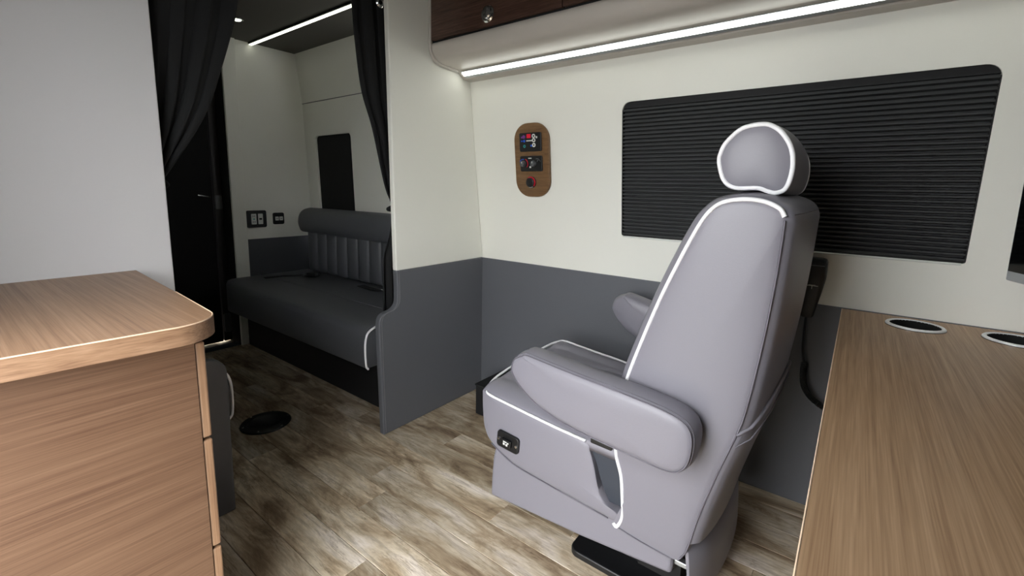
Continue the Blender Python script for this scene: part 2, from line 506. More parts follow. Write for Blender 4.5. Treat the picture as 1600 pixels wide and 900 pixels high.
obj('latch_plate', prism(nb(), rrect(1.243, 1.287, .955, 1.05, .012), -3.497, -3.482), 'grey_plastic', dr, bevel=.002)
obj('latch_plate', prism(nb(), rrect(1.243, 1.287, .085, .22, .012), -3.497, -3.482), 'grey_plastic', dr, bevel=.002)
T('door_handle', 'chrome', dr, [(-3.5, 1.205, 1.04), (-3.465, 1.205, 1.04), (-3.46, 1.195, 1.041), (-3.46, 1.135, 1.05)], .006)

# ------------------------------------------------------------------ far ceiling LED strip and puck light
ls = thing('ceiling_light_strip', 'long thin glowing strip light on the dark ceiling above the far sofa', 'light', (-2.77, 1.49, ZC))
obj('channel', box(nb(), -.61, .58, -.016, .016, -.012, 0), 'black_matt', ls)
obj('diffuser', box(nb(), -.61, .58, -.010, .010, -.017, -.0125), 'led_far', ls)
pk = thing('ceiling_puck_light', 'tiny round white puck light on the ceiling beside the left curtain', 'light', (-2.96, 1.239, ZC))
obj('ring', lathe(nb(), [(.001, 0), (.034, 0), (.034, -.008), (.028, -.011), (.024, -.008), (.001, -.008)], 0, 0), 'chrome', pk, smooth=40)
obj('lens', lathe(nb(), [(.001, -.0085), (.023, -.0085), (.02, -.013), (.001, -.0145)], 0, 0), 'led_far', pk, smooth=40)

# ------------------------------------------------------------------ curtains on a rail behind the partitions
rail = thing('curtain_rail', 'slim dark rail the black curtains hang from, above the aisle', 'rail', (-1.705, .88, 1.985))
T('rod', 'black', rail, [(0, -.52, 0), (0, .78, 0)], .010, n=12)
for yy in (-.5, .76):
    obj('bracket', box(nb(), -.012, .012, yy-.012, yy+.012, -.012, ZC-1.985), 'black', rail, bevel=.002)

def curtain(name, label, yl, yr, folds, ph):
    """yl, yr : lists (z, y) of the cloth's two edges; folds in x"""
    def interp(tab, z):
        for (z0, y0), (z1, y1) in zip(tab, tab[1:]):
            if z1 <= z <= z0: return y0+(y1-y0)*(z0-z)/(z0-z1)
        return tab[-1][1] if z < tab[-1][0] else tab[0][1]
    bm = nb(); NZ, NS = 60, 90; z0, z1 = yl[0][0], yl[-1][0]
    rows = []
    for i in range(NZ+1):
        z = z0+(z1-z0)*i/NZ
        a, b = interp(yl, z), interp(yr, z); wdt = b-a; r_ = []
        amp = .005+.010*min(1, .06/max(wdt, .02))
        for k in range(NS+1):
            s = k/NS
            x = amp*math.sin(2*math.pi*folds*s+ph+.5*math.sin(3*s+z*2))+.004*math.sin(17*s+z*5)
            r_.append(bm.verts.new((-1.700+x, a+wdt*s+.004*math.sin(2*math.pi*folds*s*2+z*3), z)))
        rows.append(r_)
    for p, q in zip(rows, rows[1:]):
        for k in range(NS): bm.faces.new((p[k], p[k+1], q[k+1], q[k]))
    t = thing(name, label, 'curtain', (0, 0, 0))
    o = obj('cloth', bm, 'curtain', t, smooth=180)
    sm = o.modifiers.new('solid', 'SOLIDIFY'); sm.thickness = .003
    return t
smooth = lambda tab: [(p[0], p[1]) for p in [tuple(v) for v in catmull(tab, False, 8)]]
cl = curtain('curtain', 'black curtain swept to the left, tied back at the white wall edge',
             smooth([(1.975, .405), (1.5, .405), (1.2, .405), (1.12, .41), (1.0, .405), (.62, .40)]),
             smooth([(1.975, .775), (1.85, .75), (1.73, .722), (1.644, .703), (1.493, .655), (1.377, .612), (1.271, .553), (1.175, .488), (1.12, .455), (1.0, .452), (.62, .445)]), 4.5, .3)
T('tieback', 'curtain', cl, catmull([(-1.668, .43, 1.14), (-1.665, .46, 1.13), (-1.70, .475, 1.12), (-1.74, .45, 1.115), (-1.74, .41, 1.12), (-1.70, .40, 1.13)], True, 4), .008, True)
cr = curtain('curtain', 'black curtain tied back behind the cream partition, beside the far sofa',
             smooth([(1.975, 1.125), (1.862, 1.142), (1.72, 1.151), (1.526, 1.174), (1.377, 1.222), (1.134, 1.284), (1.034, 1.322), (.93, 1.31), (.82, 1.270), (.70, 1.262), (.515, 1.255)]),
             smooth([(1.975, 1.43), (1.7, 1.43), (1.2, 1.42), (1.034, 1.40), (.93, 1.40), (.7, 1.42), (.515, 1.425)]), 4, 1.0)
T('tieback', 'curtain', cr, catmull([(-1.668, 1.33, 1.03), (-1.67, 1.40, 1.05), (-1.70, 1.42, 1.055), (-1.735, 1.39, 1.05), (-1.735, 1.33, 1.03), (-1.70, 1.315, 1.025)], True, 4), .008, True)
obj('grommet', lathe(nb(), [(.016, -.004), (.020, 0), (.016, .004), (.010, .003), (.010, -.003)], 1.262, 1.883, 20, 'x', ring=True), 'chrome', cr, smooth=50).location = (-1.672, 0, 0)

# ------------------------------------------------------------------ bench sofas
def sofa(name, label, mirror, x_end, detail=True):
    s = -1 if mirror else 1
    yb = 1.872; yfront = 1.165; 
    t = thing(name, label, 'sofa', (0, 0, 0) if not mirror else (0, 1.775, 0), (0, 0, 0))
    def Y(v): return v*s
    xa = X1+.03
    # plinth
    b0, b1 = sorted((Y(1.345), Y(1.86)))
    obj('base', box(nb(), xa, x_end-.005, b0, b1, 0, .31), 'black_matt', t, bevel=.004)
    # seat cushion: rounded plan (far front corner large radius) lofted with rounded edges
    rc = .20
    plan = [(x_end, yfront), (x_end, 1.78), (xa, 1.78)]
    for i in range(9):
        a = math.pi+math.pi/2*i/8
        plan.append((xa+rc+rc*math.cos(a), yfront+rc+rc*math.sin(a)))
    cx = sum(p[0] for p in plan)/len(plan)
    rings = []
    for ins, z in ((.05, .302), (.012, .304), (.0, .316), (-.004, .40), (.0, .462), (.012, .484), (.035, .494), (.09, .500), (.2, .503)):
        ring = []
        for (px, py) in plan:
            qx = min(max(px, xa+ins), x_end-min(ins, .02)) if True else px
            qy = min(max(py, yfront+ins), 1.78)
            ring.append((qx, Y(qy), z))
        rings.append(ring)
    sc = obj('seat_cushion', loft(nb(), rings), 'leather_dark', t, smooth=50)
    # white piped end
    pp = [(x_end+.001, Y(yfront+a), z) for a, z in ((.012, .305), (.001, .325), (-.002, .40), (.002, .445), (.014, .474), (.04, .490), (.08, .498), (.16, .502))]
    T('piping', 'piping', sc, catmull(pp, False, 4), .0048)
    # centre seam lines on the seat
    T('seam', 'stitch', sc, [(xa+.03, Y(1.42), .503), (x_end-.03, Y(1.42), .503)], .002, n=6)
    T('seam', 'stitch', sc, [(-2.45, Y(1.42), .503), (-2.45, Y(1.78), .503)], .002, n=6)
    # ribbed backrest : vertical channels
    nrib = 12; x_b0, x_b1 = -3.22, x_end-.03
    bk = obj('backrest_board', box(nb(), x_b0, x_b1, *sorted((Y(1.765), Y(1.845))), .50, .90), 'leather_dark', t, bevel=.01)
    wrib = (x_b1-x_b0)/nrib
    base_me = None
    for k in range(nrib):
        if base_me is None:
            bm = nb(); rings = []
            for zz, sc_ in ((.505, .55), (.515, .85), (.53, 1), (.66, 1.02), (.78, 1), (.80, .9), (.812, .6)):
                ring = []
                for j in range(13):
                    a = math.pi*j/12
                    ring.append((-wrib/2*.985*math.cos(a)*(.9+.1*min(1, sc_)), Y(1.775-.055*(zz < .9)*(1-.2*(zz-.5))*sc_*math.sin(a)**.55), zz))
                rings.append(ring)
            loft(bm, rings)
            bmesh.ops.recalc_face_normals(bm, faces=bm.faces[:])
            base_me = bpy.data.meshes.new('channel'); bm.to_mesh(base_me); bm.free()
        o = obj_me('channel', base_me, 'leather_dark', t, smooth=60)
        o.location = (x_b0+wrib*(k+.5), 0, 0)
    # head bolster roll along the top
    prof = [(1.845, .80), (1.70, .795), (1.672, .82), (1.662, .87), (1.675, .925), (1.71, .958), (1.76, .968), (1.82, .955), (1.84, .92)]
    prof = [tuple(p) for p in catmull(prof, True, 4)]
    cyz = (1.755, .88)
    rings = []
    for dx, k in ((-.0, .55), (.008, .8), (.025, .95), (.05, 1), (x_b1-x_b0-.05, 1), (x_b1-x_b0-.02, .95), (x_b1-x_b0-.005, .8), (x_b1-x_b0, .6)):
        rings.append([(x_b0-.015+dx, Y(cyz[0]+(p[0]-cyz[0])*k), cyz[1]+(p[1]-cyz[1])*k) for p in prof])
    obj('head_bolster', loft(nb(), rings), 'leather_dark', t, smooth=50)
    return t
sofa('bench_sofa', 'charcoal leather bench sofa with ribbed back under the far window', False, -1.705)
sofa('bench_sofa', 'charcoal sofa showing only a white piped end behind the drawer cabinet', True, -1.70)

def belt(label, pts, bx, by, bz, rz):
    t = thing('seat_belt', label, 'seat belt', (bx, by, bz), (0, 0, rz), 'lap belts on the far sofa')
    bm = nb(); w = .023
    P = [Vector(p) for p in catmull(pts, False, 5)]
    rings = []
    for i, p in enumerate(P):
        d = (P[min(i+1, len(P)-1)]-P[max(i-1, 0)]).normalized(); sd = Vector((-d.y, d.x, 0)).normalized()*w
        u = Vector((0, 0, .0015))
        rings.append([p-sd-u, p+sd-u, p+sd+u, p-sd+u])
    obj('strap', loft(bm, rings), 'belt', t)
    obj('buckle', box(nb(), -.03, .045, -.03, .03, .004, .030), 'black', t, bevel=.006)
    obj('release_button', box(nb(), .036, .048, -.02, .02, .010, .026), 'chrome', t, bevel=.002)
    obj('latch_tongue', box(nb(), -.06, -.03, -.02, .02, .012, .017), 'chrome', t, bevel=.001)
belt('black lap belt with buckle lying at the far end of the sofa seat', [(-.05, 0, .012), (-.1, -.01, .006), (-.2, -.05, .003), (-.27, -.13, .002)], -2.96, 1.62, .505, .5)
belt('black lap belt lying in the sofa seat crease nearest the partition', [(-.05, 0, .012), (-.12, 0, .004), (-.2, .01, .003), (-.3, .03, .003)], -2.16, 1.66, .505, .1)

# ------------------------------------------------------------------ outlets on the far bulkhead
def outlet(name, label, y0, y1, z0, z1, kind):
    t = thing(name, label, 'outlet', (X1, (y0+y1)/2, (z0+z1)/2), group='sockets on the far bulkhead')
    hy, hz = (y1-y0)/2, (z1-z0)/2
    obj('frame', prism(nb(), rrect(-hy, hy, -hz, hz, .012), 0, .012), 'black', t, bevel=.003)
    if kind == 'mains':
        a = obj('socket', prism(nb(), rrect(-.038, -.004, -.037, .037, .004), .012, .016), 'white_plastic', t, bevel=.001)
        for zz in (.02, -.02):
            for yy in (-.027, -.016): obj('slot', box(nb(), .0155, .0167, yy-.002, yy+.002, zz-.006, zz+.006), 'grey_plastic', a)
        obj('slot', box(nb(), .0155, .0175, -.026, -.016, -.004, .004), 'teal', a)
        b = obj('switch', prism(nb(), rrect(.008, .040, -.037, .037, .004), .012, .016), 'white_plastic', t, bevel=.001)
        obj('slot', box(nb(), .0155, .0168, .014, .033, -.006, .006), 'black', b)
    else:
        for y_ in (-.014, .016):
            a = obj('usb_cover', prism(nb(), rrect(y_-.012, y_+.012, -.014, .014, .003), .012, .016), 'white_plastic', t, bevel=.001)
            obj('slot', box(nb(), .0155, .0168, y_-.006, y_+.006, -.002, .002), 'grey_plastic', a)
outlet('power_outlet', 'larger black framed double socket with two white inserts', 1.392, 1.526, .826, .946, 'mains')
outlet('usb_outlet', 'smaller black framed charging socket with two white squares', 1.572, 1.652, .842, .926, 'usb')

# ------------------------------------------------------------------ table mount in the floor
tm = thing('table_leg_mount', 'round black screwed plate let into the plank floor', 'floor plate', (-2.15, .91, 0))
obj('plate', lathe(nb(), [(.001, .001), (.108, .001), (.110, .003), (.106, .008), (.085, .012), (.06, .011), (.045, .004), (.001, .003)], 0, 0, 40), 'black', tm, smooth=35)
for k in range(6):
    a = k*math.pi/3+.3
    obj('screw', lathe(nb(), [(.001, .009), (.006, .009), (.005, .0125), (.001, .0128)], .096*math.cos(a), .096*math.sin(a), 10), 'chrome', tm, smooth=40)

# ------------------------------------------------------------------ drawer cabinet and its worktop (left)
cb = thing('drawer_cabinet', 'tan wood laminate drawer cabinet under the left worktop', 'cabinet', (-1.31, .06, 0))
def cbB(name, mat, x0, x1, y0, y1, z0, z1, parent=cb, bevel=.0015):
    return obj(name, box(nb(), x0+1.31, x1+1.31, y0-.06, y1-.06, z0, z1), mat, parent, bevel=bevel)
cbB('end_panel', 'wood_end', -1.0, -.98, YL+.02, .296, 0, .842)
cbB('carcass', 'wood_x', X0+.005, -1.0005, YL+.02, .292, .06, .842)
cbB('toe_kick', 'black_matt', X0+.01, -1.01, YL+.03, .26, 0, .06)
for (z0, z1) in ((.631, .826), (.391, .625), (.085, .385)):
    d = cbB('drawer', 'wood_z', X0+.03, -.982, .2965, .313, z0, z1, bevel=.003)
# worktop with rounded corner
ct = thing('worktop', 'tan wood laminate worktop with rounded corner over the drawer cabinet', 'worktop', (-1.29, .1, .844))
rr = .075
cp = [(X0+.003, YL+.01), (-.948, YL+.01)]
corner_c = (-.925-rr, .332-rr)
cp += [(-.940, .05), (-.930, .18)]
for i in range(0, 10):
    a = math.pi/2*i/9
    cp.append((corner_c[0]+rr*math.cos(a), corner_c[1]+rr*math.sin(a)))
cp += [(-1.24, .346), (X0+.003, .365)]
cp = [(p[0]+1.29, p[1]-.1) for p in cp]
obj('slab', prism(nb(), cp, 0, .036, 'z'), 'wood_x', ct, bevel=.0012)
def off_poly(poly, d):
    return [(p[0]+n.x*d, p[1]+n.y*d) for p, n in zip(poly, normals2(poly))]
strip = cp[1:-1]
nn = normals2(cp)[1:-1]
bm = nb(); rings = []
for p, n in zip(strip, nn):
    a = (p[0]+n.x*.0004, p[1]+n.y*.0004); b = (p[0]+n.x*.002, p[1]+n.y*.002)
    rings.append([(a[0], a[1], .0), (b[0], b[1], .001), (b[0], b[1], .0345), (a[0], a[1], .0355)])
obj('front_edge', loft(bm, rings), 'wood_y', ct, smooth=30)
bm = tube(nb(), [(p[0]+n.x*.0005, p[1]+n.y*.0005, .0352) for p, n in zip(strip, nn)], .0014, n=6)
obj('edge_line', bm, 'edgeband', ct, smooth=60)

# ------------------------------------------------------------------ rear desk (right)
dk = thing('desk', 'oak laminate desk top in the right foreground, running to the wall', 'desk', (.6, 1.02, 0))
dx, dy = .6, 1.02
hole1 = circ(.164-dx, 1.752-dy, .060, 40); hole2 = circ(.372-dx, 1.752-dy, .060, 40)
bm = nb(); ed = []; loops = []
for pts in (rrect(-.0135-dx, XR-.03-dx, .25-dy, 1.868-dy, (.002, .002, .02, .002), 4), hole1, hole2):
    vs = [bm.verts.new((p[0], p[1], .753)) for p in pts]; loops.append(vs)
    ed += [bm.edges.new((vs[i], vs[(i+1) % len(vs)])) for i in range(len(vs))]
bmesh.ops.triangle_fill(bm, edges=ed, use_beauty=True)
g = bmesh.ops.extrude_face_region(bm, geom=bm.faces[:])
for v in g['geom']:
    if isinstance(v, bmesh.types.BMVert): v.co.z -= .032
obj('desk_top', bm, 'wood_desk', dk)
T('edge_line', 'edgeband', dk, [(-.0135-dx, .27-dy, .752), (-.0135-dx, 1.866-dy, .752)], .0016, n=6)
obj('support_panel', box(nb(), .75-dx, .77-dx, .35-dy, 1.86-dy, 0, .721), 'grey_vinyl', dk, bevel=.002)
obj('rear_support_panel', box(nb(), 1.19-dx, 1.21-dx, .35-dy, 1.86-dy, 0, .721), 'grey_vinyl', dk, bevel=.002)
for cx in (.164, .372):
    h = obj('cup_holder', lathe(nb(), [(.0585, .7535), (.0685, .7535), (.0685, .757), (.066, .7595), (.0605, .7595), (.0582, .757)], cx-dx, 1.752-dy, 48, ring=True), 'rim', dk, smooth=40)
    h['label'] = 'silver rim of a cup holder let into the desk'
    obj('rim_shadow_ring', lathe(nb(), [(.0595, .7528), (.0695, .7528), (.0695, .7545), (.0595, .7545)], cx-dx, 1.752-dy, 40, ring=True), 'black', h, smooth=40)  # black ring painting in the shadow at the rim's outer edge
    obj('well', lathe(nb(), [(.0582, .7575), (.0582, .752), (.0565, .660), (.001, .658), (.001, .654), (.0575, .656), (.0593, .750)], cx-dx, 1.752-dy, 40, ring=True), 'void', h, smooth=40)

# ------------------------------------------------------------------ monitor on an arm
mo = thing('monitor', 'flat screen with silver lower bezel at the right edge, above the desk', 'monitor', (.317, 1.64, .93), (0, 0, math.radians(-72)))
# local x runs along the screen away from its far edge, local -y faces the chair
obj('housing', box(nb(), 0, .56, -.012, .022, 0, .46), 'silver', mo, bevel=.004)
obj('screen', box(nb(), .006, .554, -.0135, -.011, .024, .454), 'glass', mo, bevel=.001)
obj('mount_arm', box(nb(), .25, .31, .020, .075, .13, .22), 'black', mo, bevel=.004)
T('wall_arm', 'black', mo, [(.28, .07, .17), (.28, .30, .17), (.28+.2, .70, .17)], .014)

# ------------------------------------------------------------------ radio handset on the wall
mc = thing('radio_handset', 'black handheld radio microphone hanging on the wall behind the chair', 'microphone', (-.102, yw(.9), .92), (TH, 0, 0))
rings = []
for z, hw, hd, ox in ((.006, .026, .018, 0), (.003, .033, .024, 0), (-.006, .036, .027, 0), (-.06, .036, .027, 0), (-.10, .032, .024, -.002), (-.15, .026, .02, -.005), (-.195, .021, .017, -.008), (-.203, .015, .012, -.008)):
    rings.append([(ox+p[0], -.040+p[1], z) for p in rrect(-hw, hw, -hd, hd, min(hw, hd)*.55, 4)])
obj('body', loft(nb(), rings), 'black', mc, smooth=45)
obj('wall_clip', box(nb(), -.02, .02, -.018, .002, -.10, -.03), 'black', mc, bevel=.003)
obj('grille_line', box(nb(), -.030, .030, -.0675, -.066, -.014, -.011), 'grey_plastic', mc)
for (x0, x1, z0, z1) in ((-.017, .017, -.0845, -.0825), (-.010, -.002, -.081, -.0795), (.002, .010, -.081, -.0795), (-.001, .001, -.095, -.077)):
    bm = box(nb(), x0, x1, -.0655, -.0640, z0, z1)
    o = obj('emblem', bm, 'white_plastic', mc)
cpts = [(-.008, -.040, -.20), (-.008, -.048, -.26), (-.006, -.058, -.32), (.004, -.066, -.375)]
T('cord', 'black', mc, catmull(cpts, False, 6), .004)
helix = catmull([(.004, -.066, -.365), (.004, -.072, -.41), (.014, -.078, -.455), (.042, -.082, -.49), (.09, -.086, -.512), (.15, -.086, -.507)], False, 12)
bm = nb(); pts = []
for i in range(len(helix)-1):
    a, b = helix[i], helix[i+1]; t_ = (b-a).normalized(); n1 = Vector((0, 1, 0)); n1 = (n1-t_*n1.dot(t_)).normalized(); n2 = t_.cross(n1)
    for k in range(8):
        q = a.lerp(b, k/8); w = 2*math.pi*k/8
        pts.append(q+n1*.008*math.cos(w)+n2*.008*math.sin(w))
obj('coiled_cord', tube(bm, pts, .0032, n=5), 'black', mc, smooth=60)

# ------------------------------------------------------------------ overhead cabinet with LED channel
oc = thing('overhead_cabinet', 'overhead locker with dark walnut doors and taupe shell above the window', 'cabinet', (0, 0, 0))
shell_prof = [(1.497, 1.772), (1.492, 1.762), (1.494, 1.745), (1.505, 1.722), (1.525, 1.705), (1.555, 1.697), (1.60, 1.694), (1.655, 1.693), (1.666, 1.692), (1.710, 1.664), (1.714, 1.658), (1.768, 1.657)]
sp = [tuple(p) for p in catmull(shell_prof[:8], False, 4)]+shell_prof[8:]
prof = sp+[(1.722, ZC-.002), (1.52, ZC-.002), (1.52, 1.772)]
obj('shell', prism(nb(), prof, X0+.004, XR-.03), 'taupe', oc, smooth=35)
# end trim lip following the profile
lip = [(X0+.013, p[0]-.004, p[1]-.004) for p in [(1.490, ZC-.01), (1.490, 1.9), (1.490, 1.772)]+sp[3:-3]]
T('end_trim', 'taupe', oc, lip, .008)
xd = X0+.022
k = 0
while xd < XR-.1:
    xe = min(xd+.705 if k else -.923, XR-.04)
    d = obj('door', box(nb(), xd, xe-.004, 1.484, 1.50, 1.780, ZC-.02), 'wood_dark', oc, bevel=.002)
    lx = -1.273 if k == 0 else xd+.35
    if k == 0 or xe-xd > .5:
        l = obj('latch', lathe(nb(), [(.001, 1.484), (.031, 1.484), (.033, 1.480), (.028, 1.474), (.018, 1.4755), (.014, 1.4705), (.001, 1.469)], lx, 1.824, 28, 'y'), 'chrome', d, smooth=40)
        obj('latch_lever', prism(nb(), rrect(lx-.006, lx+.006, 1.803, 1.846, .005), 1.466, 1.474, 'y'), 'chrome', l, bevel=.001)
    xd = xe; k += 1
obj('door_recess', box(nb(), X0+.012, XR-.05, 1.502, 1.521, 1.774, ZC-.01), 'black_matt', oc)
st = thing('locker_light_strip', 'bright white strip light along the underside of the overhead locker', 'light', (-.2, 1.69, 1.675))
SL = [(-.0187, .0107), (.0153, -.0110), (.0137, -.0135), (-.0203, .0082)]
obj('channel', prism(nb(), SL, -1.40, 1.40), 'alu', st)
obj('diffuser', prism(nb(), [(-.0165, .0056), (.0005, -.0052), (-.0012, -.0079), (-.0180, .0028)], -1.398, 1.398), 'led', st)

# ------------------------------------------------------------------ control plaque on the wall
zc_ = 1.2675
cpn = thing('control_panel', 'oval wooden plaque with two black control modules and a dial', 'control panel', (-1.262, yw(zc_)-.0005, zc_), (TH, 0, 0))
obj('plaque', prism(nb(), rrect(-.099, .099, -.172, .172, .078, 10), -.014, 0, 'y'), 'wood_plaque', cpn, bevel=.004, seg=3)
m1 = obj('touch_module', prism(nb(), rrect(-.062, .062, .042, .128, .008), -.022, -.0135, 'y'), 'black', cpn, bevel=.002)
def dot(parent, mat, x, z, r, y=-.0226, ring=0):
    bm = nb()
    if ring: lathe(bm, [(ring, y), (r, y), (r, y-.0012), (ring, y-.0012)], x, z, 16, 'y', ring=True)
    else: lathe(bm, [(.0003, y), (r, y), (r, y-.0012), (.0003, y-.0012)], x, z, 16, 'y')
    obj('button', bm, mat, parent)
def bar(parent, mat, x0, x1, z0, z1, y=-.0226, name='marking'):
    obj(name, box(nb(), x0, x1, y-.001, y+.0008, z0, z1), mat, parent)
for z in (.112, .093, .071): dot(m1, 'white_plastic', .022, z, .0095, ring=.0045)
dot(m1, 'violet', -.034, .110, .008); dot(m1, 'blue', -.032, .091, .006); dot(m1, 'teal', -.032, .067, .007, ring=.003)
bar(m1, 'red', -.017, .006, .103, .122, name='indicator')
bar(m1, 'white_plastic', -.020, .012, .089, .094); bar(m1, 'white_plastic', .034, .042, .101, .110)
bar(m1, 'blue', .002, .012, .064, .073); bar(m1, 'violet', -.050, -.042, .104, .112); bar(m1, 'blue', -.050, -.043, .088, .094)
m2 = obj('climate_module', prism(nb(), rrect(-.063, .063, -.050, .022, .008), -.022, -.0135, 'y'), 'black', cpn, bevel=.002)
for x in (-.044, .016):
    k_ = obj('knob', lathe(nb(), [(.0005, -.021), (.0145, -.021), (.0125, -.036), (.010, -.0365), (.009, -.033), (.0005, -.0325)], x, -.014, 20, 'y'), 'grey_plastic', m2, smooth=40)
    obj('pointer', box(nb(), x-.0012, x+.0012, -.0375, -.0355, -.012, -.003), 'white_plastic', k_)
def arc(parent, mat, cx, cz, r, a0, a1, w=.0022, y=-.0228):
    pts = [(cx+r*math.cos(math.radians(a0+(a1-a0)*i/12)), y, cz+r*math.sin(math.radians(a0+(a1-a0)*i/12))) for i in range(13)]
    T('marking', mat, parent, pts, w, n=6)
arc(m2, 'blue', -.044, -.014, .021, 75, 150); arc(m2, 'red', -.040, -.014, .023, -45, 65)
bar(m2, 'white_plastic', -.013, .005, .009, .013); bar(m2, 'white_plastic', -.008, .001, -.034, -.026)
bar(m2, 'grey_plastic', .03, .045, .006, .010); arc(m2, 'grey_plastic', .046, -.006, .009, 0, 180, .0014)
dl = obj('dial', lathe(nb(), [(.0005, -.0135), (.028, -.0135), (.028, -.019), (.024, -.020), (.022, -.030), (.018, -.032), (.0005, -.031)], -.006, -.102, 28, 'y'), 'black', cpn, smooth=40)
arc(dl, 'red', -.006, -.102, .0245, -40, 125, .0028, -.0215); arc(dl, 'white_plastic', -.006, -.102, .0225, 240, 300, .003, -.0225)

# ------------------------------------------------------------------ pleated blackout shades
def shade(name, label, loop_x0, loop_x1, z0, z1, yfun, n, cs):
    t = thing(name, label, 'window shade', ((loop_x0+loop_x1)/2, yfun(z0), z0))
    ox, oy, oz = t.location
    bm = nb(); ht = .024
    def P(x, z, d): return (x-ox, yfun(z)+d-oy, z-oz)
    rows = []
    for i in range(4*n+1):
        z = z1-ht-(z1-ht-z0-.006)*(i//4+(0, .22, .40, .78)[i % 4])/n
        d = (.020, .020, .004, .004)[i % 4]
        rows.append((bm.verts.new(P(loop_x0-.004, z, d)), bm.verts.new(P(loop_x1+.004, z, d))))
    for a, b in zip(rows, rows[1:]): bm.faces.new((a[0], a[1], b[1], b[0]))
    g = bmesh.ops.extrude_face_region(bm, geom=bm.faces[:])
    for v in g['geom']:
        if isinstance(v, bmesh.types.BMVert): v.co.y += .002
    o = obj('pleats', bm, 'shade', t); o['kind'] = 'stuff'
    bm = nb(); pr_ = [P(0, z1+.006, .022), P(0, z1+.006, .010), P(0, z1-ht, .009), P(0, z1-ht, .022)]
    prism(bm, [(p[1], p[2]) for p in pr_], loop_x0-.004-ox, loop_x1+.004-ox)
    obj('head_rail', bm, 'black_matt', t)
    bm = nb(); pr_ = [P(0, z0+.008, .020), P(0, z0+.008, .008), P(0, z0-.004, .008), P(0, z0-.004, .020)]
    prism(bm, [(p[1], p[2]) for p in pr_], loop_x0-.004-ox, loop_x1+.004-ox)
    obj('bottom_rail', bm, 'black', t)
    for xa_, xb_ in ((loop_x0-.003, loop_x0+.0035), (loop_x1-.0035, loop_x1+.003)):
        pr_ = [P(0, z0+.004, .021), P(0, z0+.004, .003), P(0, z1-.03, .003), P(0, z1-.03, .021)]
        obj('reveal_dark_strip', prism(nb(), [(p[1], p[2]) for p in pr_], xa_-ox, xb_-ox), 'black_matt', t)  # black strips added to darken the bright window reveals
shade('pleated_shade', 'wide black pleated shade covering the window behind the chair', WX0, WX1, WZ0, WZ1, yw, 34, 0)

# ------------------------------------------------------------------ low black box in the corner
bb = thing('floor_box', 'low black box on the floor in the corner behind the chair', 'box', (-1.22, 1.745, 0))
obj('case', box(nb(), -.225, .17, -.125, .122, 0, .150), 'black_matt', bb, bevel=.004)
obj('lid', box(nb(), -.228, .173, -.128, .124, .150, .160), 'black_matt', bb, bevel=.003)

# ------------------------------------------------------------------ captain's chair
CW = .54
ch = thing('captain_chair', 'grey leather captain chair with white piping, armrests and headrest', 'chair', (-.586, 1.124, 0))
def V3(u, v, z): return (u, v, z)
# pedestal
pd = obj('pedestal', prism(nb(), rrect(-.03, .35, .008, .44, .03), 0, .022, 'z'), 'black', ch, bevel=.004)
obj('swivel_post', box(nb(), -.02, .26, .09, .39, .022, .20), 'black', pd, bevel=.005)
# skirt (box of leather round the base)
def bulged(profile, v0, v1, bulge, wfun=None, n=14, closed_n=5, bexp=.6, puff=.0):
    """loft a closed side profile across the width with rounded shoulders and a bulge"""
    P = [tuple(p) for p in catmull(profile, True, closed_n)]
    N = normals2(P); cu = sum(p[0] for p in P)/len(P); cz = sum(p[1] for p in P)/len(P)
    rings = []
    for k in (.0, .35, .7, .9, .975):   # puffed near cap
        if puff: rings.append([(cu+(p[0]-cu)*max(k, .02), v0-puff*math.sqrt(1-k*k), cz+(p[1]-cz)*max(k, .02)) for p in P])
    for i in range(n+1):
        s = i/n; v = v0+(v1-v0)*s
        b = bulge*(math.sin(math.pi*s)**bexp if 0 < s < 1 else 0)
        rings.append([(p[0]+nn_.x*b*(wfun(p, nn_) if wfun else 1), v, p[1]+nn_.y*b*(wfun(p, nn_) if wfun else 1)) for p, nn_ in zip(P, N)])
    for k in (.975, .9, .7, .35, .0):
        if puff: rings.append([(cu+(p[0]-cu)*max(k, .02), v1+puff*math.sqrt(1-k*k), cz+(p[1]-cz)*max(k, .02)) for p in P])
    return loft(nb(), rings)

skirt = [(-.352, .052), (0, .076), (.285, .106), (.287, .176), (.198, .180), (.1, .205), (-.006, .213), (-.122, .222), (-.251, .236), (-.330, .262), (-.344, .2), (-.350, .12)]
sk = obj('skirt', prism(nb(), skirt, .010, CW-.010, 'y'), 'leather', ch, bevel=.012, seg=4, smooth=60)
# rear flap curving round the back
bm = nb(); rings = []
for i in range(13):
    s = i/12; v = .006+(CW-.012)*s
    bl = .045*math.sin(math.pi*s)**.5 if 0 < s < 1 else 0
    rings.append([(u+bl, v, z) for u, z in ((.305, .225), (.325, .20), (.332, .14), (.336, .06), (.330, .058), (.325, .14), (.317, .195), (.300, .22))])
obj('rear_flap', loft(bm, rings), 'leather', ch, smooth=50)
obj('frame_bracket', box(nb(), .20, .318, .03, .05, .128, .142), 'alu', ch, bevel=.002)
obj('inner_frame', box(nb(), .18, .300, .045, CW-.045, .06, .165), 'void', ch)

# seat body
seat = [(-.381, .440), (-.379, .348), (-.368, .300), (-.341, .266), (-.251, .226), (-.122, .212), (-.006, .203), (.095, .196), (.118, .196), (.132, .214), (.120, .224), (.096, .232), (.074, .252), (.060, .285), (.050, .325), (.034, .372), (.012, .400), (-.105, .408), (-.256, .422), (-.352, .432)]
def seat_w(p, n_):
    return 1.0 if p[0] < -.33 else 0.0
sb = obj('seat', bulged(seat, 0, CW, .018, seat_w, puff=.010), 'leather', ch, smooth=55)
